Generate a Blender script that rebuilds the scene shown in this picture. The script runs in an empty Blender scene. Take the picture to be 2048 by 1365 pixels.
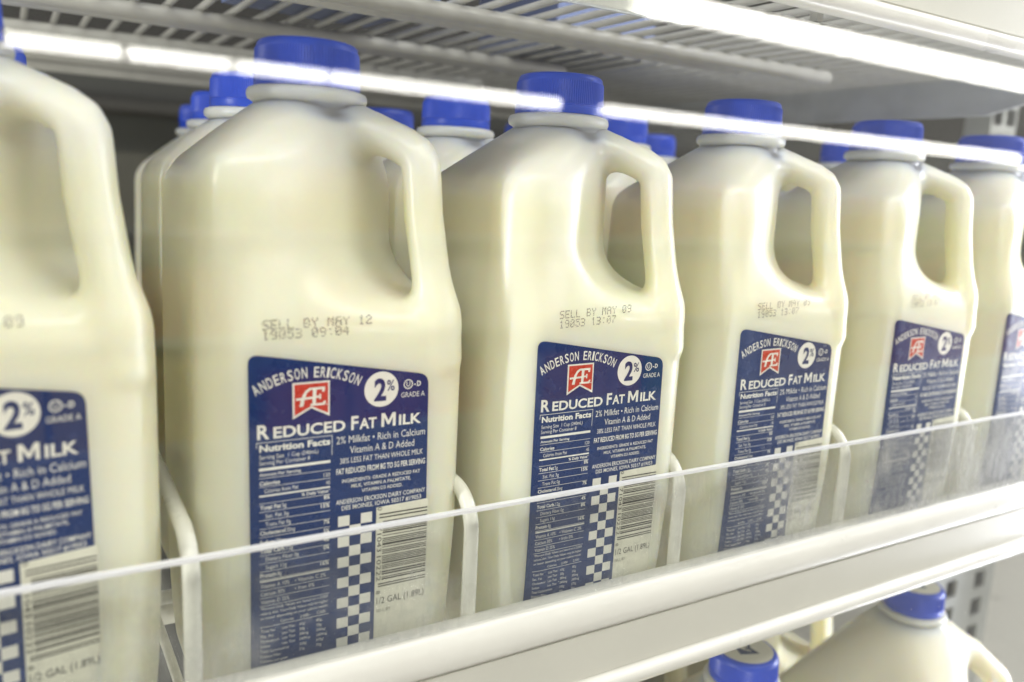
import bpy, bmesh, math, random
import numpy as np
from mathutils import Matrix, Vector

random.seed(7); np.random.seed(7)
SC = bpy.context.scene
COL = SC.collection
U = 0.001065            # one drawing unit is about a millimetre

# ------------------------------------------------------------------ camera
F_PX = 1655.47
cam_d = bpy.data.cameras.new('camera')
cam = bpy.data.objects.new('camera', cam_d); COL.objects.link(cam)
right = Vector((0.8547, -0.5167, 0.0505)).normalized()
fwd = Vector((0.5168, 0.8373, -0.1785)).normalized()
up = right.cross(fwd).normalized(); right = fwd.cross(up).normalized()
M = Matrix((right, up, -fwd)).transposed().to_4x4()
M.translation = Vector((0, -251.3, 80.4)) * U
cam.matrix_world = M
cam_d.sensor_width = 36.0
cam_d.lens = 36.0 * F_PX / 2048.0
cam_d.clip_start = 0.005
cam_d.clip_end = 60.0
cam_d.dof.use_dof = True
cam_d.dof.focus_distance = 326 * U
cam_d.dof.aperture_fstop = cam_d.lens * 0.001 / (4.5 * U)
SC.camera = cam

# ------------------------------------------------------------------ world, lamps, exposure
world = bpy.data.worlds.new('World'); SC.world = world; world.use_nodes = True
bg = world.node_tree.nodes['Background']
bg.inputs[0].default_value = (1.0, 0.975, 0.905, 1); bg.inputs[1].default_value = 0.52
SC.view_settings.view_transform = 'Standard'; SC.view_settings.look = 'None'
SC.view_settings.exposure = 0.0; SC.view_settings.gamma = 1.0
SC.cycles.use_denoising = True; SC.cycles.use_adaptive_sampling = False
SC.cycles.max_bounces = 10; SC.cycles.transparent_max_bounces = 24
SC.cycles.caustics_reflective = False; SC.cycles.caustics_refractive = False
SC.cycles.sample_clamp_indirect = 4.0

def area(name, loc, aim, sx, sy, power, color=(1, 1, 1)):
    d = bpy.data.lights.new(name, 'AREA'); d.shape = 'RECTANGLE'
    d.size = sx * U; d.size_y = sy * U; d.energy = power; d.color = color
    o = bpy.data.objects.new(name, d); COL.objects.link(o)
    o.location = Vector(loc) * U
    o.rotation_euler = (Vector(aim) - Vector(loc)).to_track_quat('-Z', 'Y').to_euler()
    return o
# the case's own vertical light bars, one behind each door mullion
area('mullion_light', (664, -46, 40), (300, 10, 40), 16, 1100, 4.2, (0.91, 0.92, 1.0))
area('mullion_light', (-620, -66, 40), (300, 10, 40), 16, 1100, 10.5, (1.0, 0.98, 0.93))
# added soft fill for even front light, up and behind the camera
area('front_fill_light', (600, -1350, 1750), (600, -1250, 0), 4200, 700, 84, (1.0, 0.985, 0.925))

# ------------------------------------------------------------------ helpers
def tag(o, label=None, cat=None, group=None, kind=None):
    if label: o['label'] = label
    if cat: o['category'] = cat
    if group: o['group'] = group
    if kind: o['kind'] = kind
    return o

def mesh_of(name, verts, faces, mat=None, smooth=False):
    me = bpy.data.meshes.new(name)
    v = np.asarray(verts, float) * U
    me.from_pydata(v.tolist(), [], faces)
    if mat:
        for m in (mat if isinstance(mat, (list, tuple)) else [mat]): me.materials.append(m)
    if smooth: me.polygons.foreach_set('use_smooth', [True] * len(me.polygons))
    me.update()
    return me

def link(name, me, parent=None, loc=None, rz=0.0):
    o = bpy.data.objects.new(name, me); COL.objects.link(o)
    if parent: o.parent = parent
    if loc is not None: o.location = Vector(loc) * U
    o.rotation_euler = (0, 0, rz)
    return o

def empty(name, loc, rz=0.0):
    o = bpy.data.objects.new(name, None); COL.objects.link(o)
    o.empty_display_size = 0.02
    o.location = Vector(loc) * U; o.rotation_euler = (0, 0, rz)
    return o

class MB:
    def __init__(s): s.v = []; s.f = []
    def add(s, vs, fs):
        b = len(s.v); s.v += [tuple(p) for p in vs]; s.f += [tuple(b + i for i in f) for f in fs]
    def box(s, a, b):
        (x0, y0, z0), (x1, y1, z1) = a, b
        s.add([(x0,y0,z0),(x1,y0,z0),(x1,y1,z0),(x0,y1,z0),(x0,y0,z1),(x1,y0,z1),(x1,y1,z1),(x0,y1,z1)],
              [(0,3,2,1),(4,5,6,7),(0,1,5,4),(1,2,6,5),(2,3,7,6),(3,0,4,7)])
    def tube(s, pts, r, n=10, ball=True):
        pts = [Vector(p) for p in pts]
        T = []
        for i in range(len(pts)):
            a = pts[max(0, i-1)]; b = pts[min(len(pts)-1, i+1)]
            T.append((b - a).normalized())
        ref = Vector((0, 0, 1)) if abs(T[0].z) < 0.9 else Vector((1, 0, 0))
        rings = []
        def ring(c, t, rr):
            nonlocal ref
            e = (ref - t * ref.dot(t)).normalized(); ref = e; g = t.cross(e)
            rings.append([c + (e * math.cos(2*math.pi*k/n) + g * math.sin(2*math.pi*k/n)) * rr for k in range(n)])
        if ball:
            for q in (0.12, 0.5, 0.85): ring(pts[0] - T[0] * r * math.sqrt(1-q*q) * 0.9, T[0], r*q)
        for p, t in zip(pts, T): ring(p, t, r)
        if ball:
            for q in (0.85, 0.5, 0.12): ring(pts[-1] + T[-1] * r * math.sqrt(1-q*q) * 0.9, T[-1], r*q)
        vs = [p for R in rings for p in R]; fs = []
        for i in range(len(rings)-1):
            for k in range(n):
                a, b = i*n+k, i*n+(k+1) % n
                fs.append((a, b, b+n, a+n))
        fs.append(tuple(range(n))[::-1]); m = (len(rings)-1)*n
        fs.append(tuple(m+k for k in range(n)))
        s.add(vs, fs)
    def lathe(s, prof, n=64, cap_top=False, rmod=None):
        vs = []; fs = []
        for (r, z) in prof:
            for k in range(n):
                a = 2*math.pi*k/n
                rr = r if rmod is None else r * rmod(a, z)
                vs.append((rr*math.cos(a), rr*math.sin(a), z))
        for i in range(len(prof)-1):
            for k in range(n):
                a, b = i*n+k, i*n+(k+1) % n
                fs.append((a, b, b+n, a+n))
        if cap_top: fs.append(tuple((len(prof)-1)*n+k for k in range(n)))
        s.add(vs, fs)
    def extrude_x(s, prof, x0, x1, closed=True):
        n = len(prof)
        vs = [(x0, y, z) for y, z in prof] + [(x1, y, z) for y, z in prof]
        fs = [(i, (i+1) % n, n+(i+1) % n, n+i) for i in range(n if closed else n-1)]
        if closed: fs += [tuple(range(n))[::-1], tuple(range(n, 2*n))]
        s.add(vs, fs)
    def mesh(s, name, mat, smooth=False): return mesh_of(name, s.v, s.f, mat, smooth)

def smooth_by_angle(me, ang=40):
    me.polygons.foreach_set('use_smooth', [True]*len(me.polygons))
    bm = bmesh.new(); bm.from_mesh(me)
    bmesh.ops.recalc_face_normals(bm, faces=bm.faces)
    lim = math.radians(ang)
    for e in bm.edges:
        e.smooth = not (len(e.link_faces) == 2 and e.calc_face_angle(0) > lim)
    bm.to_mesh(me); bm.free(); me.update()
    return me

# ------------------------------------------------------------------ materials
def new_mat(name):
    m = bpy.data.materials.new(name); m.use_nodes = True
    nt = m.node_tree
    return m, nt, nt.nodes['Principled BSDF']

def noise(nt, scale, detail=4, rough=0.55, coord='Object', stretch=None):
    tc = nt.nodes.new('ShaderNodeTexCoord'); n = nt.nodes.new('ShaderNodeTexNoise')
    n.inputs['Scale'].default_value = scale; n.inputs['Detail'].default_value = detail
    n.inputs['Roughness'].default_value = rough
    if stretch:
        mp = nt.nodes.new('ShaderNodeMapping'); mp.inputs['Scale'].default_value = stretch
        nt.links.new(tc.outputs[coord], mp.inputs[0]); nt.links.new(mp.outputs[0], n.inputs['Vector'])
    else: nt.links.new(tc.outputs[coord], n.inputs['Vector'])
    return n
def ramp(nt, src, stops):
    r = nt.nodes.new('ShaderNodeValToRGB')
    while len(r.color_ramp.elements) < len(stops): r.color_ramp.elements.new(0.5)
    for e, (p, c) in zip(r.color_ramp.elements, stops):
        e.position = p; e.color = (c, c, c, 1) if isinstance(c, (int, float)) else (*c, 1)
    nt.links.new(src, r.inputs[0]); return r
def bump(nt, src, bs, strength, dist):
    b = nt.nodes.new('ShaderNodeBump'); b.inputs['Strength'].default_value = strength
    b.inputs['Distance'].default_value = dist
    nt.links.new(src, b.inputs['Height']); nt.links.new(b.outputs[0], bs.inputs['Normal'])

def simple(name, col, rough=0.4, metal=0.0, spec=0.5, var=0.06, scale=60, bmp=0.0):
    m, nt, bs = new_mat(name)
    n = noise(nt, scale)
    lo = tuple(c*(1-var) for c in col); hi = tuple(min(1, c*(1+var)) for c in col)
    r = ramp(nt, n.outputs[0], [(0.3, lo), (0.7, hi)])
    nt.links.new(r.outputs[0], bs.inputs['Base Color'])
    rr = ramp(nt, n.outputs[0], [(0.3, rough*0.85), (0.7, min(1, rough*1.2))])
    nt.links.new(rr.outputs[0], bs.inputs['Roughness'])
    bs.inputs['Metallic'].default_value = metal
    bs.inputs['Specular IOR Level'].default_value = spec
    if bmp: bump(nt, n.outputs[0], bs, bmp, 0.0005)
    return m

def milk_material(name, low, high, level, soft=6.0, rough=0.3):
    """thin cloudy plastic: cream where there is milk behind it, paler above the milk level"""
    m, nt, bs = new_mat(name)
    tc = nt.nodes.new('ShaderNodeTexCoord'); sp = nt.nodes.new('ShaderNodeSeparateXYZ')
    nt.links.new(tc.outputs['Object'], sp.inputs[0])
    mr = nt.nodes.new('ShaderNodeMapRange'); mr.inputs['From Min'].default_value = (level-soft)*U
    mr.inputs['From Max'].default_value = (level+soft)*U
    nt.links.new(sp.outputs['Z'], mr.inputs['Value'])
    mx = nt.nodes.new('ShaderNodeMix'); mx.data_type = 'RGBA'
    mx.inputs['A'].default_value = (*low, 1); mx.inputs['B'].default_value = (*high, 1)
    nt.links.new(mr.outputs[0], mx.inputs['Factor'])
    nt.links.new(mx.outputs['Result'], bs.inputs['Base Color'])
    bs.inputs['Subsurface Weight'].default_value = 0.8
    bs.inputs['Subsurface Radius'].default_value = (1.0, 0.8, 0.42)
    bs.inputs['Subsurface Scale'].default_value = 0.022
    bs.inputs['Specular IOR Level'].default_value = 0.5
    n = noise(nt, 18, 2)
    rr = ramp(nt, n.outputs[0], [(0.3, rough*0.95), (0.7, rough*1.06)])
    nt.links.new(rr.outputs[0], bs.inputs['Roughness'])
    return m

M_MILK = milk_material('milk_plastic', (0.835, 0.82, 0.65), (0.83, 0.815, 0.73), 80)
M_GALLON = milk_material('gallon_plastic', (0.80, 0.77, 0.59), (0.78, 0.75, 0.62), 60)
M_CAP = simple('blue_cap_plastic', (0.006, 0.068, 0.66), 0.34, var=0.05, scale=300)
M_BLUE = simple('label_blue', (0.001, 0.026, 0.135), 0.26, var=0.05, scale=80)
M_WHITE = simple('label_white', (0.80, 0.79, 0.72), 0.32, var=0.03, scale=80)
M_CLEAR = simple('label_film', (0.78, 0.77, 0.64), 0.26, var=0.03, scale=80)
M_RED = simple('label_red', (0.55, 0.045, 0.030), 0.3, var=0.05, scale=80)
M_BLACK = simple('barcode_ink', (0.028, 0.026, 0.022), 0.45, var=0.1, scale=80)
M_GREY = simple('grey_ink', (0.20, 0.19, 0.15), 0.5, var=0.2, scale=200)
M_STAMP = simple('stamp_ink', (0.26, 0.24, 0.19), 0.5, var=0.55, scale=260)
M_RAIL = simple('white_enamel', (0.78, 0.765, 0.72), 0.3, var=0.03, scale=25, bmp=0.05)
M_STRIP = simple('price_channel_vinyl', (0.66, 0.648, 0.585), 0.42, var=0.03, scale=18)
M_WIRE = simple('white_coated_wire', (0.76, 0.755, 0.68), 0.28, var=0.04, scale=70, bmp=0.05)
M_WIRE_UP = simple('shaded_white_wire', (0.52, 0.515, 0.48), 0.34, var=0.08, scale=70, bmp=0.05)  # darker copy of the white wire; overhead shade put into its colour
M_STEEL = simple('galvanised_steel', (0.50, 0.52, 0.53), 0.38, metal=0.55, var=0.12, scale=30)
M_BACK = simple('case_back_grey', (0.055, 0.057, 0.052), 0.6, var=0.15, scale=6)
M_DARK = simple('shade_dark', (0.03, 0.028, 0.025), 0.7, var=0.2, scale=10)  # near-black colour that paints in the shade of dim places
M_TAG = simple('tag_card', (0.80, 0.80, 0.77), 0.25, var=0.02, scale=60)
M_CARTON = simple('blue_carton', (0.16, 0.21, 0.42), 0.5, var=0.2, scale=20)
M_LID = simple('cap_sticker', (0.78, 0.77, 0.70), 0.4, var=0.03, scale=90)

def fresnel(nt, ior):
    """reflectance of a plain sheet, the same on both of its faces"""
    ge = nt.nodes.new('ShaderNodeNewGeometry'); mr = nt.nodes.new('ShaderNodeMapRange')
    mr.inputs['To Min'].default_value = ior; mr.inputs['To Max'].default_value = 1/ior
    nt.links.new(ge.outputs['Backfacing'], mr.inputs['Value'])
    fr = nt.nodes.new('ShaderNodeFresnel'); nt.links.new(mr.outputs[0], fr.inputs[0])
    return fr
def acrylic():
    m, nt, bs = new_mat('clear_acrylic'); nt.nodes.remove(bs)
    out = nt.nodes['Material Output']
    tr = nt.nodes.new('ShaderNodeBsdfTransparent'); tr.inputs[0].default_value = (0.965, 0.97, 0.965, 1)
    gl = nt.nodes.new('ShaderNodeBsdfGlossy'); gl.inputs['Roughness'].default_value = 0.05
    fr = fresnel(nt, 1.49)
    mx = nt.nodes.new('ShaderNodeMixShader')
    nt.links.new(fr.outputs[0], mx.inputs[0]); nt.links.new(tr.outputs[0], mx.inputs[1]); nt.links.new(gl.outputs[0], mx.inputs[2])
    # scuffs and fingerprints: a patchy, vertically dragged film of dirt, thickened at right to paint in lamp glare
    df = nt.nodes.new('ShaderNodeBsdfDiffuse'); df.inputs[0].default_value = (0.88, 0.88, 0.90, 1)
    tl = nt.nodes.new('ShaderNodeBsdfTranslucent'); tl.inputs[0].default_value = (0.75, 0.75, 0.76, 1)
    ds = nt.nodes.new('ShaderNodeMixShader'); nt.links.new(df.outputs[0], ds.inputs[1]); nt.links.new(tl.outputs[0], ds.inputs[2])
    rg = nt.nodes.new('ShaderNodeBsdfGlossy'); rg.inputs['Roughness'].default_value = 0.34
    rm = nt.nodes.new('ShaderNodeMixShader'); nt.links.new(fr.outputs[0], rm.inputs[0]); nt.links.new(ds.outputs[0], rm.inputs[1]); nt.links.new(rg.outputs[0], rm.inputs[2])
    n1 = noise(nt, 26, 5, 0.6); n2 = noise(nt, 220, 6, 0.7, stretch=(1.0, 1.0, 0.35)); n3 = noise(nt, 480, 2, 0.8, stretch=(1, 1, 0.05))
    r2 = ramp(nt, n2.outputs[0], [(0.35, 0.25), (0.7, 1.0)])
    r3 = ramp(nt, n3.outputs[0], [(0.58, 0.0), (0.85, 0.10)])
    tc = nt.nodes.new('ShaderNodeTexCoord'); sp = nt.nodes.new('ShaderNodeSeparateXYZ'); nt.links.new(tc.outputs['Object'], sp.inputs[0])
    gr = nt.nodes.new('ShaderNodeMapRange'); gr.inputs['From Min'].default_value = 180*U; gr.inputs['From Max'].default_value = 460*U
    gr.inputs['To Min'].default_value = -0.035; gr.inputs['To Max'].default_value = 0.20; nt.links.new(sp.outputs['X'], gr.inputs['Value'])
    ma = nt.nodes.new('ShaderNodeMath'); ma.operation = 'ADD'; nt.links.new(n1.outputs[0], ma.inputs[0]); nt.links.new(gr.outputs[0], ma.inputs[1])
    mg = ramp(nt, ma.outputs[0], [(0.47, 0.0), (0.80, 0.60)])
    mu = nt.nodes.new('ShaderNodeMath'); mu.operation = 'MULTIPLY'
    nt.links.new(mg.outputs[0], mu.inputs[0]); nt.links.new(r2.outputs[0], mu.inputs[1])
    ad = nt.nodes.new('ShaderNodeMath'); ad.operation = 'ADD'
    nt.links.new(mu.outputs[0], ad.inputs[0]); nt.links.new(r3.outputs[0], ad.inputs[1])
    m2 = nt.nodes.new('ShaderNodeMixShader')
    nt.links.new(ad.outputs[0], m2.inputs[0]); nt.links.new(mx.outputs[0], m2.inputs[1]); nt.links.new(rm.outputs[0], m2.inputs[2])
    nt.links.new(m2.outputs[0], out.inputs[0])
    return m
def glass():
    m, nt, bs = new_mat('door_glass'); nt.nodes.remove(bs)
    out = nt.nodes['Material Output']
    tr = nt.nodes.new('ShaderNodeBsdfTransparent'); tr.inputs[0].default_value = (0.985, 0.99, 0.985, 1)
    gl = nt.nodes.new('ShaderNodeBsdfGlossy'); gl.inputs['Roughness'].default_value = 0.0
    fr = fresnel(nt, 1.5)         # two panes count as one
    mx = nt.nodes.new('ShaderNodeMixShader')
    nt.links.new(fr.outputs[0], mx.inputs[0]); nt.links.new(tr.outputs[0], mx.inputs[1]); nt.links.new(gl.outputs[0], mx.inputs[2])
    nt.links.new(mx.outputs[0], out.inputs[0])
    return m
M_ACRYL = acrylic(); M_GLASS = glass()
M_EDGE, _nt, _bs = new_mat('acrylic_edge')
_bs.inputs['Base Color'].default_value = (0.9, 0.9, 0.93, 1); _bs.inputs['Roughness'].default_value = 0.25
_bs.inputs['Base Color'].default_value = (0.80, 0.80, 0.83, 1)
M_TUBE, _nt, _bs = new_mat('lit_fixture')
_bs.inputs['Base Color'].default_value = (0.9, 0.9, 0.9, 1)
_bs.inputs['Emission Color'].default_value = (1.0, 0.97, 0.90, 1); _bs.inputs['Emission Strength'].default_value = 24.0
try: M_TUBE.cycles.emission_sampling = 'NONE'
except Exception as ex: print(ex)

# ------------------------------------------------------------------ the setting: case back, floors of the case
mb = MB(); mb.box((-900, 470, -700), (1500, 482, 700))
tag(link('back_wall', mb.mesh('back_wall', M_BACK)), kind='structure')
mb = MB(); mb.box((-900, 458, 172), (1500, 469, 638))
tag(link('back_wall', mb.mesh('back_wall', M_DARK)), kind='structure')  # dark sheet before the wall paints the dimness above the upper shelf
mb = MB(); mb.box((-900, 464, 122), (1500, 469, 136))
tag(link('back_gap_shade', mb.mesh('back_gap_shade', M_DARK)), kind='structure')  # solid dark strip, painted shade in place of an open gap
mb = MB(); mb.box((-900, -60, -420), (1500, 468, -395))
tag(link('case_floor', mb.mesh('case_floor', M_RAIL)), kind='structure')
mb = MB(); mb.box((-900, -60, 640), (1500, 468, 660))
tag(link('case_ceiling', mb.mesh('case_ceiling', M_DARK)), kind='structure')

# ------------------------------------------------------------------ bottle meshes from a distance field
def smin(a, b, k):
    h = np.clip(0.5 + 0.5*(b-a)/k, 0, 1); return b*(1-h) + a*h - k*h*(1-h)
def smax(a, b, k): return -smin(-a, -b, k)

def surface_nets(fn, lo, hi, step):
    ax = [np.arange(lo[i], hi[i]+step, step, dtype=np.float32) for i in range(3)]
    X, Y, Z = np.meshgrid(*ax, indexing='ij')
    D = fn(X, Y, Z).astype(np.float32)
    S = D < 0
    n0, n1, n2 = (s-1 for s in D.shape)
    cnt = np.zeros((n0, n1, n2), np.int32); acc = np.zeros((n0, n1, n2, 3), np.float32)
    corners = [(i, j, k) for i in (0, 1) for j in (0, 1) for k in (0, 1)]
    def sub(A, c): return A[c[0]:c[0]+n0, c[1]:c[1]+n1, c[2]:c[2]+n2]
    for a in corners:
        for d in range(3):
            if a[d]: continue
            b = list(a); b[d] = 1
            da, db = sub(D, a), sub(D, b)
            cr = sub(S, a) != sub(S, b)
            t = np.where(cr, da/np.where(cr, da-db, 1), 0)
            p = np.stack([np.full_like(t, a[0]), np.full_like(t, a[1]), np.full_like(t, a[2])], -1)
            p[..., d] += t
            acc += p*cr[..., None]; cnt += cr
    act = cnt > 0
    idx = -np.ones(act.shape, np.int64); idx[act] = np.arange(act.sum())
    ii = np.argwhere(act)
    V = (ii + acc[act]/cnt[act][:, None])*step + np.array(lo)
    faces = []
    for d in range(3):
        e1, e2 = (d+1) % 3, (d+2) % 3
        sl = [slice(1, D.shape[i]-1) for i in range(3)]
        A = [slice(None)]*3; B = [slice(None)]*3
        for i in range(3): A[i] = slice(1, D.shape[i]-1); B[i] = slice(1, D.shape[i]-1)
        A[d] = slice(0, D.shape[d]-1); B[d] = slice(1, D.shape[d])
        sa, sb = S[tuple(A)], S[tuple(B)]
        c = np.argwhere(sa != sb)
        if not len(c): continue
        base = c.copy(); base[:, e1] += 1; base[:, e2] += 1     # back to full grid index
        flip = sa[tuple(c.T)]
        def cell(o1, o2):
            q = base.copy(); q[:, e1] -= o1; q[:, e2] -= o2
            return idx[tuple(q.T)]
        q = np.stack([cell(1, 1), cell(0, 1), cell(0, 0), cell(1, 0)], 1)
        q[~flip] = q[~flip][:, ::-1]
        faces.append(q)
    return V, np.concatenate(faces)

R2 = math.sqrt(2)
def jug_field(half, off, r, z0, zs, w0, cone0, cone_slope, core, zb, kb, path, hr, tw, t0):
    def fn(X, Y, Z):
        f = np.clip((104.8-Z)/(104.8-zs), 0, 1)
        cx, cy = off[0]*f, off[1]*f
        hb = half - 1.3*np.clip((Z-20)/60, 0, 1) - 2.0*np.clip((-70-Z)/40, 0, 1)**2
        rr = r + 9*np.clip((-45-Z)/60, 0, 1)
        dx, dy = np.abs(X-cx)-(hb-rr), np.abs(Y-cy)-(hb-rr)
        d = np.sqrt(np.maximum(dx, 0)**2 + np.maximum(dy, 0)**2) + np.minimum(np.maximum(dx, dy), 0) - rr
        d = smax(d, z0-Z, 11)
        sl = (half-w0)/(104.8-zs)
        hw = half - sl*(Z-zs)
        cosn = 1/math.sqrt(1+sl*sl)
        pl = smax((np.abs(X-cx)-hw)*cosn, (np.abs(Y-cy)-hw)*cosn, 4)
        rad = np.sqrt(X*X+Y*Y)
        cn = (rad-(cone0+(104.8-Z)*cone_slope))/math.sqrt(1+cone_slope**2)
        d = smax(d, smax(pl, cn, 4), 6)
        d = smin(d, np.maximum(rad-19.2, np.abs(Z-95)-5), 3.5)
        s, t = (X-Y)/R2, (X+Y)/R2
        cut = (s-(core-0.0041*(t-t0)**2))*0.93
        rem = smin(cut, Z-(zb-0.10*np.abs(s-core)), kb)
        d = smax(d, rem, 11)
        h = np.full_like(d, 1e9)
        for (a, b) in zip(path[:-1], path[1:]):
            ax_, az = a; bx, bz = b
            px, pz = s-ax_, Z-az; vx, vz = bx-ax_, bz-az
            k = np.clip((px*vx+pz*vz)/(vx*vx+vz*vz), 0, 1)
            dd = np.sqrt((px-k*vx)**2 + (pz-k*vz)**2 + ((t-t0)*hr/tw)**2) - hr
            h = np.minimum(h, dd)
        return smin(d, h, 2.5 + 6.5*np.clip((Z-zb+15)/20, 0, 1))
    return fn

def neck_prof():
    return [(19.7, 100), (19.6, 102.6), (18.5, 103.4), (18.3, 106.0), (19.2, 106.6), (20.2, 107.2), (20.6, 108.3),
            (20.5, 109.5), (20.0, 110.5), (18.8, 111.0), (17.2, 111.3), (16.5, 113)]

def bottle_mesh(name, fn, lo, hi, step, mat):
    V, Fq = surface_nets(fn, lo, hi, step)
    n = len(V)
    # even the mesh out and settle every vertex exactly on the surface
    deg = np.zeros(n)
    for a in range(4): np.add.at(deg, Fq[:, a], 2)
    def relax(V, lam):
        acc = np.stack([sum(np.bincount(Fq[:, a], V[Fq[:, (a+1) % 4], i] + V[Fq[:, (a+3) % 4], i], n) for a in range(4)) for i in range(3)], 1)
        return V + lam*(acc/deg[:, None] - V)
    def settle(V):
        e = 0.05
        f0 = fn(V[:, 0], V[:, 1], V[:, 2])
        g = np.stack([(fn(*(V + e*np.eye(3)[i]).T) - fn(*(V - e*np.eye(3)[i]).T))/(2*e) for i in range(3)], 1)
        return V - np.clip(f0/np.maximum((g*g).sum(1), 0.05), -0.8, 0.8)[:, None]*g
    V = relax(relax(V, 0.6), 0.6)
    for _ in range(5): V = settle(relax(V, 0.5))
    V = settle(V)
    mb = MB(); mb.lathe(neck_prof(), 72)
    vs = V.tolist() + [tuple(p) for p in mb.v]
    fs = Fq.tolist() + [tuple(n+i for i in f) for f in mb.f]
    return mesh_of(name, vs, fs, mat, smooth=True)

half_fn = jug_field(47, (3, 6), 18, -108, 82, 21.5, 20.3, 1.62, 20, 43, 22,
                    [(6, 102), (24, 98.2), (35, 93.8), (39.4, 91), (41.4, 87.5), (42.0, 82), (43.0, 70), (46.0, 52), (50.0, 36), (51.4, 20)], 6.5, 8.6, 4)
ME_HALF = bottle_mesh('half_gallon_bottle', half_fn, (-49, -46, -112), (64, 60, 108), 1.3, M_MILK)
gal_fn = jug_field(68, (0, 0), 34, -108, 34, 24, 20.5, 1.15, 34, 2, 20,
                   [(14, 96), (40, 84), (58, 68), (66, 50), (70, 20), (72, -10), (76, -50)], 8, 11, 0)
ME_GAL = bottle_mesh('gallon_bottle', gal_fn, (-72, -72, -112), (84, 72, 108), 2.4, M_GALLON)

# ------------------------------------------------------------------ caps
def rib(a, z): return 1.0
mb = MB()
NR = 120
def cap_ring(r, z, ribbed):
    out = []
    for k in range(NR*2):
        a = math.pi*k/NR
        out.append(((r + (0.34 if (k % 2 == 0 and ribbed) else 0))*math.cos(a), (r + (0.34 if (k % 2 == 0 and ribbed) else 0))*math.sin(a), z))
    return out
rows = [cap_ring(17.9, 111.3, 0), cap_ring(18.05, 111.6, 0), cap_ring(18.05, 114.3, 0), cap_ring(17.7, 114.6, 0), cap_ring(17.7, 115.0, 0),
        cap_ring(17.95, 115.3, 0), cap_ring(17.7, 115.7, 1), cap_ring(17.4, 123.6, 1), cap_ring(17.3, 124.3, 0), cap_ring(16.95, 125.6, 0), cap_ring(16.3, 126.4, 0), cap_ring(15.2, 126.8, 0), cap_ring(14.4, 126.75, 0), cap_ring(0.3, 126.6, 0)]
n = NR*2; vs = [p for r in rows for p in r]; fs = []
for i in range(len(rows)-1):
    for k in range(n):
        a, b = i*n+k, i*n+(k+1) % n; fs.append((a, b, b+n, a+n))
ME_CAP = smooth_by_angle(mesh_of('cap', vs, fs, M_CAP), 35)

# ------------------------------------------------------------------ label artwork (u to the right, v up; origin at the big R)
FONT = {}
def glyph_mesh(s, bold=0.0, res=2, space=1.0):
    key = (s, bold, res, space)
    if key in FONT: return FONT[key]
    c = bpy.data.curves.new('txt', 'FONT'); c.body = s; c.resolution_u = res; c.offset = bold
    c.fill_mode = 'BOTH'; c.space_character = space
    o = bpy.data.objects.new('txt', c); COL.objects.link(o)
    me = bpy.data.meshes.new_from_object(o)
    V = np.array([v.co[:] for v in me.vertices]) if len(me.vertices) else np.zeros((0, 3))
    Fc = [tuple(p.vertices) for p in me.polygons]
    bpy.data.objects.remove(o); bpy.data.curves.remove(c); bpy.data.meshes.remove(me)
    FONT[key] = (V, Fc); return V, Fc

class Art:
    """flat print, one list of faces for each ink"""
    def __init__(s): s.b = {}
    def add(s, ink, P, Fc, lift):
        L = s.b.setdefault((ink, lift), MB()); L.add([(p[0], p[1], 0) for p in P], Fc)
    def rect(s, ink, u0, v0, u1, v1, lift=1): s.add(ink, [(u0, v0), (u1, v0), (u1, v1), (u0, v1)], [(0, 1, 2, 3)], lift)
    def poly(s, ink, P, lift=1): s.add(ink, P, [tuple(range(len(P)))], lift)
    def ring(s, ink, u, v, r0, r1, lift=1, n=40):
        P = [(u+r*math.cos(2*math.pi*k/n), v+r*math.sin(2*math.pi*k/n)) for r in (r0, r1) for k in range(n)]
        s.add(ink, P, [(k, (k+1) % n, n+(k+1) % n, n+k) for k in range(n)], lift)
    def disc(s, ink, u, v, r, lift=1, n=48):
        s.poly(ink, [(u+r*math.cos(2*math.pi*k/n), v+r*math.sin(2*math.pi*k/n)) for k in range(n)], lift)
    def text(s, ink, t, u0, u1, v0, h, bold=0.0, lift=2, res=2, rot=0, descend=False):
        """cap height h on baseline v0, squeezed to run from u0 to u1"""
        V, Fc = glyph_mesh(t, bold, res)
        if not len(V): return
        caps, _ = glyph_mesh('H', bold, 1)
        b0, ch = caps[:, 1].min(), caps[:, 1].max()-caps[:, 1].min()
        x = (V[:, 0]-V[:, 0].min())/(np.ptp(V[:, 0]) or 1)
        y = (V[:, 1]-b0)/ch*h
        if rot == 0: P = np.stack([u0+x*(u1-u0), v0+y], 1)
        else: P = np.stack([v0+y, u0-x*(u0-u1)], 1)          # reads downwards
        s.add(ink, P, Fc, lift)

art = Art()
W, BL, RD, BK, GY = M_WHITE, M_BLUE, M_RED, M_BLACK, M_GREY
BOT = -92.0
# film base, blue field
def rounded(P, r, n=5):
    out = []
    N = len(P)
    for i in range(N):
        p0, p1, p2 = (np.array(P[(i+k) % N], float) for k in (-1, 0, 1))
        rad = r[i]
        if rad == 0: out.append(tuple(p1)); continue
        a = (p0-p1)/np.linalg.norm(p0-p1); b = (p2-p1)/np.linalg.norm(p2-p1)
        for k in range(n+1):
            q = k/n
            out.append(tuple((1-q)**2*(p1+a*rad) + 2*q*(1-q)*p1 + q*q*(p1+b*rad)))
    return out
art.rect(M_CLEAR, 39.6, BOT, 59.9, -28.9, 0)
blue_poly = rounded([(-3.0, 26.8), (58.3, 16.4), (59.0, -29.1), (40.1, -29.6), (40.1, BOT), (-2.2, BOT)][::-1], [0, 0, 0, 0, 3.6, 3.6])
art.poly(BL, blue_poly, 1)
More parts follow.
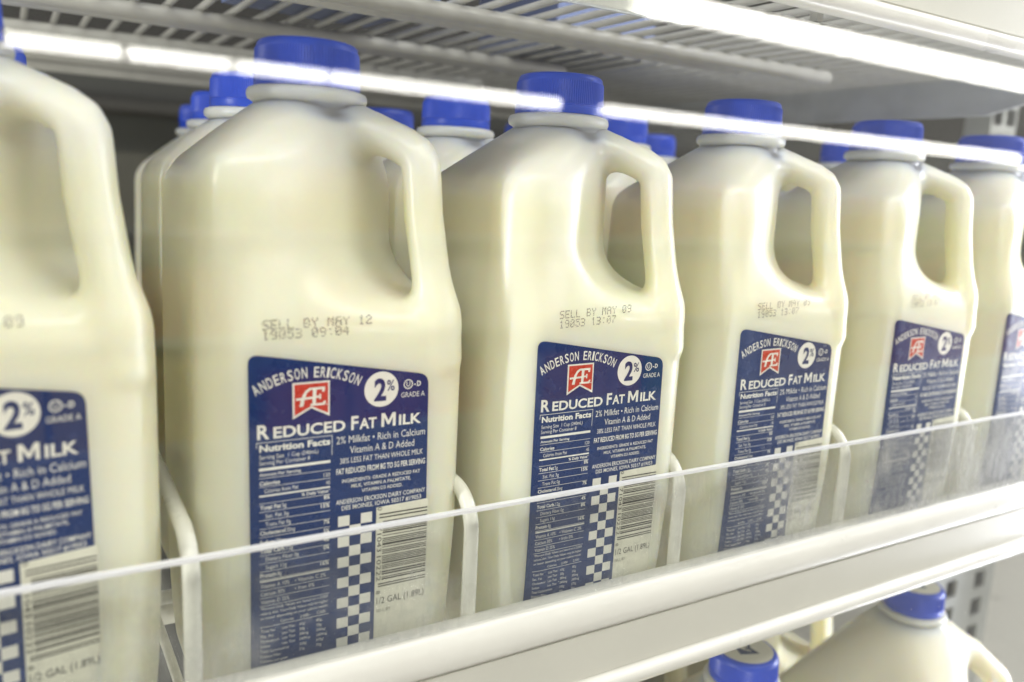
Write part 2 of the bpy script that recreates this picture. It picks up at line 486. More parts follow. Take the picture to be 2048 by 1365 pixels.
# arched name
p1, p2, p3 = np.array((-0.9, 13.2)), np.array((17.6, 18.15)), np.array((32.9, 14.1))
A = np.array([2*(p2-p1), 2*(p3-p1)]); bb = np.array([p2@p2-p1@p1, p3@p3-p1@p1]); ctr = np.linalg.solve(A, bb); RR = np.linalg.norm(p1-ctr)
name = 'ANDERSON ERICKSON'
wd = {'I': 0.5, ' ': 0.75, 'N': 1.08, 'O': 1.05, 'D': 1.05, 'A': 1.1}
tot = sum(wd.get(c, 1.0) for c in name)
a0 = math.atan2(*(p1-ctr)[::-1]); a1 = math.atan2(*(p3-ctr)[::-1]); pos = 0
for c in name:
    w = wd.get(c, 1.0); am = a0 + (a1-a0)*(pos+w/2)/tot; cw = abs(a1-a0)*RR*w/tot; pos += w
    if c == ' ': continue
    V, Fc = glyph_mesh(c, 0.012, 3); caps, _ = glyph_mesh('H', 0.012, 1); ch = np.ptp(caps[:, 1])
    x = ((V[:, 0]-V[:, 0].min())/np.ptp(V[:, 0])-0.5)*cw*0.80; y = (V[:, 1]-caps[:, 1].min())/ch*3.5 + RR
    rot = am-math.pi/2
    P = np.stack([ctr[0]+x*math.cos(rot)-y*math.sin(rot), ctr[1]+x*math.sin(rot)+y*math.cos(rot)], 1)
    art.add(W, P, Fc, 2)
# red pennant with its monogram
pen = [(10.7, 16.75), (23.0, 16.85), (23.1, 4.9), (16.9, 8.0), (10.9, 4.8)]
art.poly(W, pen[::-1], 2)
art.poly(RD, [(11.35, 16.15), (22.4, 16.25), (22.5, 6.0), (16.9, 8.75), (11.5, 5.95)][::-1], 3)
def monogram(A_, ink, f, l):
    for P in ([(13.0, 8.9), (14.3, 8.9), (14.7, 11.2), (15.4, 13.2), (16.6, 14.2), (17.8, 14.2), (17.8, 14.9), (16.2, 14.95), (14.9, 14.0), (14.0, 12.6), (13.5, 11.0)],
              [(11.9, 11.0), (18.2, 11.25), (18.2, 12.0), (11.9, 11.75)],
              [(17.2, 8.9), (18.35, 8.9), (18.6, 14.9), (17.4, 14.9)],
              [(16.4, 14.2), (21.3, 14.2), (21.4, 15.0), (16.4, 14.95)], [(20.4, 13.4), (21.2, 13.3), (21.4, 14.6), (20.6, 14.6)],
              [(18.0, 11.4), (19.8, 11.5), (19.8, 12.1), (18.0, 12.1)], [(19.5, 10.9), (20.1, 10.9), (20.1, 12.7), (19.5, 12.7)],
              [(16.6, 8.9), (21.3, 8.9), (21.8, 10.3), (21.1, 10.3), (20.6, 9.65), (16.6, 9.6)]):
        l += 1
        A_.poly(ink, [f(u, v) for u, v in P], 4 + 0.02*l)
monogram(art, W, lambda u, v: (u, v-0.1), 0)
art.disc(W, 22.0, 9.0, 0.24, 4, 12)
# 2 per cent roundel, kosher mark
art.disc(W, 41.0, 12.4, 6.1, 2)
art.text(BL, '2', 38.4, 42.7, 8.3, 7.8, 0.035, 3, 5)
art.text(BL, '%', 42.9, 45.7, 11.7, 3.7, 0.01, 3, 4)
art.ring(W, 50.75, 13.4, 1.35, 1.72, 2, 28); art.text(W, 'U', 50.05, 51.45, 12.55, 1.75, 0.012, 2)
art.rect(W, 52.9, 13.0, 53.6, 13.4, 2); art.text(W, 'D', 54.0, 55.5, 12.5, 1.85, 0.03, 2)
art.text(W, 'GRADE A', 48.2, 57.0, 8.85, 1.75, 0.0, 2)
# title in small capitals
for t, u0, u1, h in (('R', -0.35, 3.5, 4.8), ('EDUCED', 4.7, 28.5, 3.75), ('F', 30.5, 33.0, 4.8), ('AT', 33.4, 39.5, 3.75), ('M', 41.2, 46.4, 4.8), ('ILK', 47.6, 56.0, 3.75)):
    if t == 'M':                                        # heavy capital drawn by hand
        art.poly(W, [(u0+(u1-u0)*a, -0.85+h*b) for a, b in ((0, 0), (0.2, 0), (0.2, 0.66), (0.43, 0.16), (0.57, 0.16), (0.8, 0.66), (0.8, 0), (1, 0), (1, 1), (0.77, 1), (0.5, 0.44), (0.23, 1), (0, 1))], 2)
    else: art.text(W, t, u0, u1, -0.85, h, 0.026, 2, 3)
# right-hand copy
def mid(t, u0, u1, v, h, b=0.0, ink=W): art.text(ink, t, u0, u1, v, h, b, 2)
mid('2% Milkfat \u2022 Rich in Calcium', 25.5, 57.6, -5.2, 2.5)
mid('Vitamin A & D Added', 30.2, 53.6, -8.9, 2.45)
mid('38% LESS FAT THAN WHOLE MILK', 26.8, 57.0, -12.2, 1.9)
mid('FAT REDUCED FROM 8G TO 5G PER SERVING', 25.6, 58.0, -15.9, 2.05, 0.02)
mid('INGREDIENTS: GRADE A REDUCED FAT', 27.6, 56.2, -19.0, 1.25, 0.01)
mid('MILK, VITAMIN A PALMITATE,', 30.9, 52.7, -21.1, 1.25, 0.01)
mid('VITAMIN D3 ADDED.', 34.6, 49.6, -23.2, 1.25, 0.01)
mid('ANDERSON ERICKSON DAIRY COMPANY', 25.6, 58.4, -26.5, 1.65, 0.01)
mid('DES MOINES, IOWA 50317 #19053', 27.6, 56.9, -28.75, 1.6, 0.01)
# nutrition panel
def hl(v, u0=0.2, u1=23.6, w=0.16): art.rect(W, u0, v-w/2, u1, v+w/2, 2)
hl(-1.9, -0.6, 24.1, 0.2)
art.rect(W, -0.6, BOT, -0.4, -1.9, 2); art.rect(W, 23.9, BOT, 24.1, -1.9, 2)
mid('Nutrition Facts', 0.3, 23.4, -5.0, 2.35, 0.035)
mid('Serving Size  1 Cup (240mL)', 0.3, 19.4, -7.4, 1.35)
mid('Serving Per Container 8', 0.3, 16.6, -9.35, 1.35)
art.rect(W, 0.2, -11.25, 23.5, -10.3, 2)
mid('Amount Per Serving', 0.3, 13.6, -13.0, 1.0, 0.02)
mid('120', 21.3, 23.4, -15.9, 1.3); hl(-13.7)
mid('Calories', 0.3, 6.8, -16.1, 1.35, 0.02); hl(-16.6)
mid('Calories from Fat', 1.8, 12.8, -18.7, 1.35); mid('45', 22.1, 23.5, -18.7, 1.3)
art.rect(W, 0.2, -19.95, 23.5, -19.4, 2)
mid('% Daily Value*', 13.9, 23.5, -21.5, 1.1, 0.02); hl(-22.2)
rowsn = [('Total Fat', ' 5g', '8%', -24.3, 0), ('', 'Sat. Fat 3g', '15%', -27.2, 1.8), ('', 'Trans Fat 0g', '', -30.1, 1.8), ('Cholesterol', ' 20mg', '7%', -33.0, 0),
         ('Sodium', ' 120mg', '5%', -36.2, 0), ('Total Carb.', ' 12g', '4%', -39.3, 0), ('', 'Dietary Fiber 0g', '0%', -42.1, 1.8), ('', 'Sugars 11g', '', -44.9, 1.8), ('Protein', ' 8g', '16%', -47.7, 0)]
for b, l, p, v, ind in rowsn:
    x = 0.4+ind
    if b: mid(b, x, x+len(b)*0.75, v, 1.4, 0.022); x += len(b)*0.75+0.4
    mid(l.strip(), x, x+len(l.strip())*0.68, v, 1.35)
    if p: mid(p, 23.4-len(p)*1.0, 23.4, v+0.5, 1.4, 0.022)
    hl(v-0.75)
art.rect(W, 0.4, -49.3, 23.6, -48.8, 2)
for l, r_, v in (('Vitamin A 10%', 'Vitamin C 2%', -51.4), ('Calcium 30%', 'Iron 0%', -54.2), ('Vitamin D 25%', '', -57.0)):
    mid(l, 0.6, 0.6+len(l)*0.72, v, 1.35)
    if r_: mid('\u2022 '+r_, 11.8, 13.0+len(r_)*0.78, v, 1.35)
    hl(v-0.75)
for t, v in (('*Percent Daily Values are based on a 2,000', -59.2), ('calorie diet. Your Daily Values may be higher', -60.9), ('or lower depending on your calorie needs:', -62.6)): mid(t, 0.6, 23.2, v, 0.95)
mid('Calories', 7.0, 11.4, -64.6, 0.95); mid('2,000', 13.6, 16.6, -64.6, 0.95); mid('2,500', 19.3, 22.3, -64.6, 0.95); hl(-65.3)
for i, (a, b, c, d) in enumerate((('Total Fat', 'Less Than', '65g', '80g'), ('Sat. Fat', 'Less Than', '20g', '25g'), ('Cholesterol', 'Less Than', '300mg', '300mg'), ('Sodium', 'Less Than', '2400mg', '2400mg'), ('Total Carbohydrate', '', '300g', '375g'), ('Dietary Fiber', '', '25g', '30g'), ('Calories per gram', '', '', ''))):
    v = -67.3-1.85*i
    mid(a, 0.6, 0.6+len(a)*0.52, v, 1.0)
    if b: mid(b, 7.6, 11.9, v, 1.0)
    if c: mid(c, 13.4, 13.4+len(c)*0.62, v, 1.0)
    if d: mid(d, 19.2, 19.2+len(d)*0.62, v, 1.0)
# chequered strip
for r_ in range(17):
    v = -30.75-3.735*r_
    for k, u in enumerate((26.4, 30.45, 34.5)):
        if (r_+k) % 2 == 0: art.rect(W, u, v-3.735, u+4.05, v, 2)
# barcode, lying on its side
def bar(v0, v1, u0=42.6): art.rect(BK, u0, v0, 59.5, v1, 2)
for v in (-32.4, -33.6, -58.4, -59.3): bar(v-0.22, v+0.22, 41.3)
rnd = random.Random(5); v = -35.0
while v > -57.2:
    w = rnd.choice((0.3, 0.3, 0.55, 0.8, 0.35)); g = rnd.choice((0.3, 0.3, 0.5, 0.75, 0.35))
    bar(v-w, v); v -= w+g
art.text(BK, '0', -29.6, -30.9, 40.6, 1.55, 0, 2, 2, rot=1)
art.text(BK, '71043', -36.8, -46.2, 40.6, 1.6, 0, 3, 2, rot=1)
art.text(BK, '10222', -47.8, -57.2, 40.6, 1.6, 0, 3, 2, rot=1)
art.text(BK, '8', -60.9, -62.2, 40.6, 1.5, 0, 2, 2, rot=1)
mid('1/2 GAL (1.89L)', 40.9, 59.2, -66.0, 2.45, 0.0, BK)
mid('SELL BY', 40.8, 46.4, -69.1, 1.2, 0.0, GY)

def front_y(x, z):
    """front surface of the half gallon body in jug coordinates (body centre 3,6, half width 47)"""
    hb = 47 - 1.3*np.clip((z-20)/60, 0, 1) - 2.0*np.clip((-70-z)/40, 0, 1)**2
    rr = 18 + 9*np.clip((-45-z)/60, 0, 1)
    dx = np.maximum(np.abs(x-3)-(hb-rr), 0)
    y = np.where(dx > 0, np.sqrt(np.maximum(rr*rr-dx*dx, 0))-rr, 0)
    return 6 - hb - y

RBX = -27.6
def art_mesh(name, art, cell=2.0):
    V = []; Fc = []; mats = []; mi = []
    for (ink, lift), mb in sorted(art.b.items(), key=lambda q: q[0][1]):
        if ink not in mats: mats.append(ink)
        k = mats.index(ink)
        P = np.array([p[:2] for p in mb.v]); faces = mb.f
        bm = bmesh.new()
        bv = [bm.verts.new((p[0], p[1], 0)) for p in P]
        for f in faces:
            try: bm.faces.new([bv[i] for i in f])
            except ValueError: pass
        if lift <= 1:                                   # big fields: slice so that they can follow the bottle
            for x in list(np.arange(-3, 14, 0.9)) + list(np.arange(50, 60, 1.4)):
                bmesh.ops.bisect_plane(bm, geom=bm.verts[:]+bm.edges[:]+bm.faces[:], plane_co=(x, 0, 0), plane_no=(1, 0, 0))
            for z in np.arange(-90, 27, 4.0):
                bmesh.ops.bisect_plane(bm, geom=bm.verts[:]+bm.edges[:]+bm.faces[:], plane_co=(0, z, 0), plane_no=(0, 1, 0))
        else:
            for x in (-0.5, 0.8, 1.7, 2.6, 4, 5.5, 7, 9, 11, 13):
                bmesh.ops.bisect_plane(bm, geom=bm.verts[:]+bm.edges[:]+bm.faces[:], plane_co=(x, 0, 0), plane_no=(1, 0, 0))
        bm.verts.index_update()
        P = np.array([v.co[:2] for v in bm.verts]); b = len(V)
        x = P[:, 0]+RBX; z = P[:, 1]
        y = front_y(x, z) - 0.10 - 0.045*lift
        V += np.stack([x, y, z], 1).tolist()
        for f in bm.faces: Fc.append(tuple(b+v.index for v in f.verts)); mi.append(k)
        bm.free()
    me = mesh_of(name, V, Fc, mats)
    me.polygons.foreach_set('material_index', mi); me.update()
    return me
base = Art(); base.b = {k: v for k, v in art.b.items() if k[1] <= 1}
prnt = Art(); prnt.b = {k: v for k, v in art.b.items() if k[1] > 1}
ME_LABEL = art_mesh('label', base); ME_PRINT = art_mesh('label_print', prnt)
print('label faces', len(ME_LABEL.polygons), len(ME_PRINT.polygons))

# dot-matrix stamps
DOT = {'S': '0111110000100000111000001000011111 0', 'x': ''}
G5 = {
 'S': ['01111','10000','10000','01110','00001','00001','11110'], 'E': ['11111','10000','10000','11110','10000','10000','11111'],
 'L': ['10000','10000','10000','10000','10000','10000','11111'], 'B': ['11110','10001','10001','11110','10001','10001','11110'],
 'Y': ['10001','10001','01010','00100','00100','00100','00100'], 'M': ['10001','11011','10101','10101','10001','10001','10001'],
 'A': ['01110','10001','10001','11111','10001','10001','10001'], '0': ['01110','10001','10011','10101','11001','10001','01110'],
 '1': ['00100','01100','00100','00100','00100','00100','01110'], '2': ['01110','10001','00001','00110','01000','10000','11111'],
 '3': ['11110','00001','00001','01110','00001','00001','11110'], '4': ['00010','00110','01010','10010','11111','00010','00010'],
 '5': ['11111','10000','11110','00001','00001','10001','01110'], '7': ['11111','00001','00010','00100','01000','01000','01000'],
 '8': ['01110','10001','10001','01110','10001','10001','01110'], '9': ['01110','10001','10001','01111','00001','00001','01110'],
 ':': ['00000','00100','00000','00000','00000','00100','00000'], '6': ['01110','10000','10000','11110','10001','10001','01110']}
def stamp_mesh(name, lines, ox, tilt, smear, seed, yfn=front_y):
    rr = random.Random(seed); V = []; Fc = []
    for (txt, x0, pitch, v0, h) in lines:
        for i, c in enumerate(txt):
            if c not in G5: continue
            for r_, row in enumerate(G5[c]):
                for k, b in enumerate(row):
                    if b == '0' or rr.random() < 0.03: continue
                    q = smear if i < 3 else smear*0.32
                    x = x0 + pitch*i + k*pitch*0.155 + rr.gauss(0, 0.03+q*0.16); z = v0 + h*(6-r_)/6 + tilt*(x-ox) + rr.gauss(0, 0.03+q*0.13)
                    w = pitch*0.075*rr.uniform(0.8, 1.25); hh = h*0.075*rr.uniform(0.8, 1.2)
                    n0 = len(V)
                    P = [(x-w, z-hh), (x+w, z-hh), (x+w, z+hh), (x-w, z+hh)]
                    for (a, b2) in P: V.append((a, float(yfn(np.array(a), np.array(b2)))-0.12, b2))
                    Fc.append((n0, n0+1, n0+2, n0+3))
    return mesh_of(name, V, Fc, M_STAMP)

# ------------------------------------------------------------------ half gallon jugs
def make_jug(loc, rz, label, group, printed=None):
    t = empty('milk_jug', (loc[0], loc[1], -108 + (loc[2] if len(loc) > 2 else 0)), rz)
    tag(t, label, 'milk jug', group)
    def part(nm, me):
        o = link(nm, me, t); o.location = (0, 0, 108*U); return o
    part('bottle', ME_HALF); part('cap', ME_CAP)
    if printed is not None:
        lb = part('label', ME_LABEL)
        pr = link('label_print', ME_PRINT, lb)
        part('date_stamp', printed)
    return t
FR = 'half gallon jugs in the front row of the shelf'
def two(l1, l2, x, v1, v2, p, tilt, smear, seed):
    return stamp_mesh('date_stamp', [(l1, x, p, v1, 2.6), (l2, x, p, v2, 2.6)], x, tilt, smear, seed)
SX = 5.3
jugs = [
 ((-15.5, 36.5, 3), math.radians(9), 'half gallon milk jug cut off by the left edge of the photo, nearest the camera', two('SELL BY MAY 09', '19053 13:05', -22, 35.4, 31.9, 2.5, 0.02, 0.1, 1)),
 ((92.8, 43.5), math.radians(-0.5), 'half gallon milk jug stamped SELL BY MAY 12, second from left in front row', two('SELL BY MAY 12', '19053 09:04', -26, 34.4, 31.2, 2.6, 0.02, 0.9, 2)),
 ((196.3, 39.4), 0.0, 'half gallon milk jug with crisp SELL BY MAY 09 stamp, third in front row', two('SELL BY MAY 09', '19053 13:07', -21.5, 34.6, 31.0, 2.45, 0.045, 0.05, 3)),
 ((300.9, 39.0), 0.0, 'half gallon milk jug with scuffed guard over its barcode, fourth in front row', two('SELL BY MAY 09', '19053 13:07', -21.5, 34.8, 31.3, 2.45, 0.04, 0.3, 4)),
 ((410.6, 39.0), math.radians(-0.5), 'half gallon milk jug second from the right end of the front row', two('SELL BY MAY 09', '19053 13:07', -20, 36.0, 32.5, 2.2, 0.04, 0.6, 5)),
 ((511.5, 39.0), math.radians(0.5), 'half gallon milk jug cut off by right edge of photo, end of front row', two('SELL BY MAY 09', '19053 13:08', -21, 35.0, 31.5, 2.4, 0.03, 0.4, 6)),
]
for loc, rz, lab, st in jugs:
    j = make_jug(loc, rz, lab, FR, st)
    if loc[0] < 0:                                      # this one had its label stuck on a little to the left
        for c in j.children:
            if c.name.startswith('label'): c.location.x -= 4.5*U
BK_G = 'half gallon jugs standing behind the front row'
ords = ('leftmost jug', 'jug stamped MAY 12', 'crisply stamped third jug', 'fourth front jug', 'fifth front jug', 'last front jug')
back = [(0, (-7, 150), 'directly behind'), (0, (6, 252), 'two places behind'),
        (1, (101, 156), 'directly behind'), (1, (112, 261), 'two places behind'), (1, (124, 368), 'last in line behind'),
        (2, (207, 152), 'directly behind'), (2, (211, 258), 'two places behind'),
        (3, (315, 152), 'directly behind'), (3, (318, 254), 'two places behind'),
        (4, (418, 150), 'directly behind'), (4, (423, 247), 'two places behind'),
        (5, (516, 143), 'directly behind'), (5, (520, 242), 'two places behind')]
for c, p, w in back:
    make_jug(p, math.radians(random.uniform(-4, 4)), 'half gallon milk jug standing %s the %s' % (w, ords[c]), BK_G)

# ------------------------------------------------------------------ gallon jugs on the shelf below
mb = MB(); mb.lathe([(14.6, 126.85), (14.6, 127.05), (0.2, 127.1)], 48)
ME_DISC = mb.mesh('cap_sticker', M_LID)
a2 = Art(); a2.poly(BL, [(-6, 5.5), (6, 5.5), (6, -5.5), (0, -2.8), (-6, -5.5)][::-1], 1)
a2.text(W, '\u00c6', -4, 4, -1.6, 5, 0.012, 2, 3)
def flat_mesh(name, art, z):
    V = []; Fc = []; mats = []; mi = []
    for (ink, lift), mb in sorted(art.b.items(), key=lambda q: q[0][1]):
        if ink not in mats: mats.append(ink)
        b = len(V); V += [(p[0], p[1], z+0.06*lift) for p in mb.v]; Fc += [tuple(b+i for i in f) for f in mb.f]; mi += [mats.index(ink)]*len(mb.f)
    me = mesh_of(name, V, Fc, mats); me.polygons.foreach_set('material_index', mi); me.update(); return me
ME_CREST = flat_mesh('cap_emblem', a2, 127.1)
def cone_y(x, z):
    return -np.sqrt(np.maximum((20.5+(104-z)*1.15)**2 - x*x, 0)) - 0.2
G_ST = stamp_mesh('date_stamp', [('MAY 12', -14, 4.4, 74, 5), ('19053', -14, 4.4, 66, 5)], -14, 0.0, 0.5, 11, cone_y)
GTOP = -155
for (x, y), rz, lab in (((329, 27), 0.5, 'gallon milk jug below the price rail, the left one with emblem on its cap'),
                        ((490, 33), 0.15, 'gallon milk jug below the price rail, the right one beside the slotted upright'),
                        ((335, 178), 0.1, 'gallon milk jug standing behind the left gallon jug on the lower shelf'),
                        ((500, 186), 0.1, 'gallon milk jug standing behind the right gallon jug on the lower shelf'),
                        ((165, 60), 0.2, 'gallon milk jug mostly hidden under the price rail, left of the others')):
    t = empty('gallon_jug', (x, y, GTOP-127-108), rz); tag(t, lab, 'milk jug', 'gallon jugs on the lower shelf')
    for nm, me in (('bottle', ME_GAL), ('cap', ME_CAP)):
        o = link(nm, me, t); o.location = (0, 0, 108*U)
        if nm == 'cap':
            d = link('cap_sticker', ME_DISC, o); e = link('cap_emblem', ME_CREST, o, rz=0.7)
    o = link('date_stamp', G_ST, t); o.location = (0, 0, 108*U); o.rotation_euler = (0, 0, 0.55)

# ------------------------------------------------------------------ shelves
LIP = [(-5, -74.5), (-7, -73.1), (-9.5, -72.6), (-12, -73.4), (-14.2, -75.6), (-15.6, -79), (-16.2, -83), (-16, -86.8), (-14.8, -88.4), (-13.2, -88.8),
       (-12.6, -90), (-12.6, -110), (-13.6, -110.8), (-15.4, -111), (-16.8, -112.4), (-17.1, -114.8), (-16.4, -117.2), (-14.4, -118.6), (-9, -118.8), (-6, -117)]
X0, X1 = -330, 600
WP = 16.0
def wire_mesh(y0, y1, z, r=1.9, mat=None):
    mb = MB(); mb.tube([(0, y0, z), (0, y1, z)], r, 8); return smooth_by_angle(mb.mesh('wire', mat or M_WIRE), 60)
def shelf(name, dz, label, wires_z, tagged):
    t = empty(name, (0, 0, -118.8+dz)); tag(t, label, 'shelf', 'wire shelves of the cooler')
    off = (118.8-dz)
    def put(nm, me, x=0, parent=None):
        o = link(nm, me, parent or t); o.location = Vector((x, 0, off if parent is None else 0))*U; return o
    mb = MB(); mb.extrude_x([(y, z+dz) for y, z in LIP], X0, X1)
    lip = put('front_rail', smooth_by_angle(mb.mesh('front_rail', M_RAIL), 50))
    mb = MB(); mb.box((X0+1, -13.4, -109.6+dz), (X1-1, -12.65, -90.4+dz))
    put('price_strip', mb.mesh('price_strip', M_STRIP))
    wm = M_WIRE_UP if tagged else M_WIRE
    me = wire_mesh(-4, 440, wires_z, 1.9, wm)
    for i in range(int((X1-X0-20)/WP)):
        put('wire', me, X0+10+WP*i)
    for y, r, xe, dp in ((10, 5.2, 350, 6.6 if tagged else 0), (122, 4.4, 458, 0), (136, 4.4, 392, 0), (238, 4.2, 330, 0), (252, 4.2, 330, 0), (352, 4.2, 330, 0), (366, 4.2, 330, 0), (398, 4.2, 480, 0), (412, 4.2, 480, 0), (426, 4.2, 480, 0), (438, 4.2, 480, 5), (438, 4.2, 480, 12)):
        mb = MB(); mb.tube([(X0+6, y, wires_z-r-1.9-dp), (xe, y, wires_z-r-1.9-dp)], r, 12)
        if dp == 6.6:
            for q in range(int(X0)+40, int(xe)-20, 120): mb.box((q-2, y-2, wires_z-1.8-dp), (q+2, y+2, wires_z-1.9))
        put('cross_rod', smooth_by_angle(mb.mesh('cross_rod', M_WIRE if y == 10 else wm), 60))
    mb = MB(); mb.extrude_x([(-4, wires_z-2), (440, wires_z-2), (440, wires_z-24), (60, wires_z-26), (20, wires_z-16)], 536, 540)
    put('side_bracket', mb.mesh('side_bracket', M_STEEL))
    return t
shelf('wire_shelf', 0, 'white wire shelf with price rail carrying the front row of milk jugs', -110.2, False)
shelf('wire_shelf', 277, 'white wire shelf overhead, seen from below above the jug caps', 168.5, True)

# shelf tag hanging from the upper rail
t = empty('shelf_tag', (165, -18.6, 141)); tag(t, 'white printed shelf tag in clear holder hanging from the overhead rail', 'price tag')
mb = MB(); mb.box((-60, -0.4, 0.6), (42.4, 0.4, 34)); link('tag_card', mb.mesh('tag_card', M_TAG), t)
mb = MB(); mb.box((-61, -0.9, 0), (43.2, -0.5, 34)); link('holder', mb.mesh('holder', M_ACRYL), t)
mb = MB(); mb.box((-61, -1.0, -0.3), (43.2, 0.5, 0.3)); mb.box((42.8, -1.0, 0.3), (43.3, 0.5, 34)); link('holder_edge', mb.mesh('holder_edge', M_STEEL), t)
at = Art(); at.text(M_GREY, 'NuVal', 26.5, 33.5, 6.2, 2.0, 0.012, 1, 3)
V = []; Fc = []
for mbb in at.b.values(): V += [(p[0], -0.45, p[1]) for p in mbb.v]; Fc += mbb.f
link('tag_print', mesh_of('tag_print', V, Fc, M_GREY), t)

# clear guard along the front of the shelf
t = empty('shelf_guard', (0, 0, -72.6)); tag(t, 'clear scuffed acrylic guard along the front of the milk shelf', 'shelf guard')
mb = MB(); mb.box((-330, -13.4, -0.2), (598, -11.2, 42.0)); link('acrylic_sheet', mb.mesh('acrylic_sheet', M_ACRYL), t)
mb = MB(); mb.box((-330, -13.45, 42.0), (598, -11.15, 43.2)); link('polished_edge', mb.mesh('polished_edge', M_EDGE), t)

# lane dividers: a bent white rod between two lanes
DV = ('left of the MAY 12 jug', 'right of the MAY 12 jug', 'between third and fourth front jugs',
      'between the fourth and fifth front jugs', 'between the last two front jugs')
pts = [(0, 0, -107)]
pts += [(0, 0, -44)] + [(0, 15-15*math.cos(a), -44+15*math.sin(a)) for a in np.linspace(0.15, math.pi/2, 9)] + [(0, 60, -25), (0, 400, -22)]
mb = MB(); mb.tube(pts, 2.75, 14); mb.tube([(0, 400, -24), (0, 400, -107)], 2.75, 10); ME_DIV = smooth_by_angle(mb.mesh('divider', M_WIRE), 60)
for x, w in zip((43.4, 140.5, 242, 352, 461), DV):
    o = link('lane_divider', ME_DIV, None, (x, -2.2, 0)); tag(o, 'bent white coated wire lane divider %s' % w, 'divider', 'wire lane dividers on the milk shelf')

# slotted uprights at the back corner
def upright(x, y, z0, z1, label, w=44):
    t = empty('slotted_upright', (x, y, z0)); tag(t, label, 'upright post', 'slotted steel uprights')
    H = z1-z0
    mb = MB()
    def face(xa, xb):
        z = 0; P = 25.0
        while z < H:
            e = min(z+P, H)
            cx = (xa+xb)/2
            mb.box((xa, 0, z), (cx-8, 3, e)); mb.box((cx+8, 0, z), (xb, 3, e)); mb.box((cx-8, 0, z), (cx+8, 3, z+9)); z = e
    face(-w/2, 0); face(0, w/2)
    mb.box((-w/2, 3, 0), (-w/2+3, 26, H)); mb.box((w/2-3, 3, 0), (w/2, 26, H))
    link('slotted_face', mb.mesh('slotted_face', M_STEEL), t)
    mb = MB(); mb.box((-w/2+3.2, 22, 0), (w/2-3.2, 24, H)); link('channel_back', mb.mesh('channel_back', M_DARK), t)
    return t
upright(676, 98, -393, -126, 'slotted steel upright at the lower right behind the gallon jugs', 84)
upright(830, 210, -393, 600, 'slotted steel upright at the back right above the last jug cap')

# cartons stored on the shelf overhead
for x, y, w in ((150, 190, 'left of centre'), (330, 235, 'behind the tag')):
    t = empty('blue_carton', (x, y, 170.5), 0.1); tag(t, 'pale blue carton on the overhead wire shelf, %s' % w, 'carton', 'blue cartons overhead')
    mb = MB(); mb.box((-42, -42, 0), (42, 42, 180)); mb.add([(-42, -42, 180), (42, -42, 180), (42, 0, 215), (-42, 0, 215), (-42, 42, 180), (42, 42, 180)], [(0, 1, 2, 3), (3, 2, 5, 4), (0, 3, 4), (1, 5, 2)])
    me = mb.mesh('carton_body', M_CARTON); link('carton_body', me, t)
    mb = MB(); mb.box((-42, -1.5, 214), (42, 1.5, 232)); link('gable_fin', mb.mesh('gable_fin', M_CARTON), t)

# ------------------------------------------------------------------ glass door with dust, and the shop lights mirrored in it
GY = -90
t = empty('glass_door', (200, GY, -420)); tag(t, 'clear glass cooler door with dust specks, mirroring the shop lights', 'glass door')
mb = MB(); mb.box((-700, 0, 0), (1000, 5, 1100)); link('pane', mb.mesh('pane', M_GLASS), t)
mb = MB(); rr = random.Random(3)
M_DUST = simple('dust', (0.85, 0.85, 0.84), 0.6)
for i in range(260):
    x = rr.uniform(40, 190) if rr.random() < 0.7 else rr.uniform(-220, 190); z = rr.uniform(230, 470); s = rr.choice((0.12, 0.16, 0.22)); 
    k = 1 if rr.random() < 0.8 else rr.uniform(2, 4)
    mb.add([(x-s, -0.1, z), (x, -0.1, z-s*k), (x+s, -0.1, z), (x, -0.1, z+s*k)], [(0, 1, 2, 3)])
o = link('dust_specks', mb.mesh('dust_specks', M_DUST), t); o['kind'] = 'stuff'

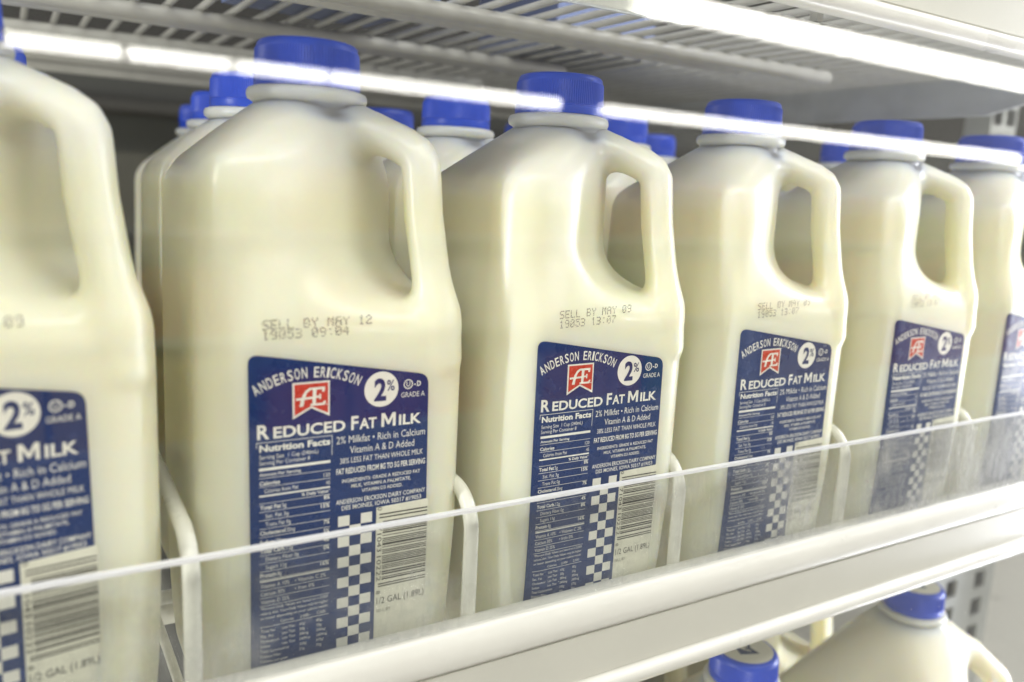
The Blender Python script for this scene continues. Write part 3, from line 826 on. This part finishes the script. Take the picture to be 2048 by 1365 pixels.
# the shelf of packets across the aisle, seen only as a faint mirror image in the door
t = empty('grocery_shelf', (1500, -2700, -1670)); tag(t, 'shelf of coloured packets across the aisle, faintly mirrored in the glass door', 'grocery shelf')
mb = MB(); mb.box((-3000, -420, 0), (5200, -400, 1950))
for z in (860, 1210, 1560, 1930): mb.box((-3000, -400, z), (5200, 0, z+22))
link('shelf_frame', mb.mesh('shelf_frame', M_RAIL), t)
PK = [simple('packet_%s' % n_, c, 0.5, var=0.15, scale=8) for n_, c in (('cream', (0.75, 0.70, 0.55)), ('red', (0.60, 0.12, 0.07)), ('yellow', (0.75, 0.55, 0.15)), ('white', (0.80, 0.79, 0.76)), ('orange', (0.70, 0.30, 0.10)), ('green', (0.25, 0.40, 0.16)))]
rr = random.Random(12)
for z in (882, 1232, 1582):
    x = -2950
    while x < 5000:
        m_ = rr.choice(PK); w = rr.choice((180, 240, 300)); h = rr.uniform(190, 290)
        for r_ in range(rr.choice((1, 2, 3))):
            mb = MB(); mb.box((0, -200, 0), (w-14, -20, h)); link('packet', mb.mesh('packet', m_), t, (x, 0, z)); x += w
        x += rr.choice((0, 20, 60))

H = 1200.0
mb = MB(); mb.box((0, -70, -66), (1015, 70, 58)); ME_LENS = mb.mesh('diffuser', M_TUBE)
mb = MB(); mb.box((-6, -90, 58.5), (1021, 90, 90)); ME_HOUS = mb.mesh('housing', M_RAIL)
rows_ = [(71-9750, 96, 6, 'far', 0), (71-9750, 7350, 10, 'far', 0), (71-4530, 3760, 5, 'near', 75)]
ORD = 'first second third fourth fifth sixth seventh eighth ninth tenth eleventh twelfth thirteenth fourteenth fifteenth sixteenth'.split()
for y, xs, n_, w, up_ in rows_:
    for i in range(n_):
        nth = ORD[i + (6 if xs == 7350 else 0)]
        t = empty('ceiling_light', (xs+1090*i, y, 80+H+up_)); tag(t, '%s ceiling light from the left in the %s row mirrored in glass' % (nth, 'thinner lower' if w == 'far' else 'thicker upper'), 'ceiling light', 'shop ceiling lights, %s row' % w)
        link('diffuser', ME_LENS, t); link('housing', ME_HOUS, t)
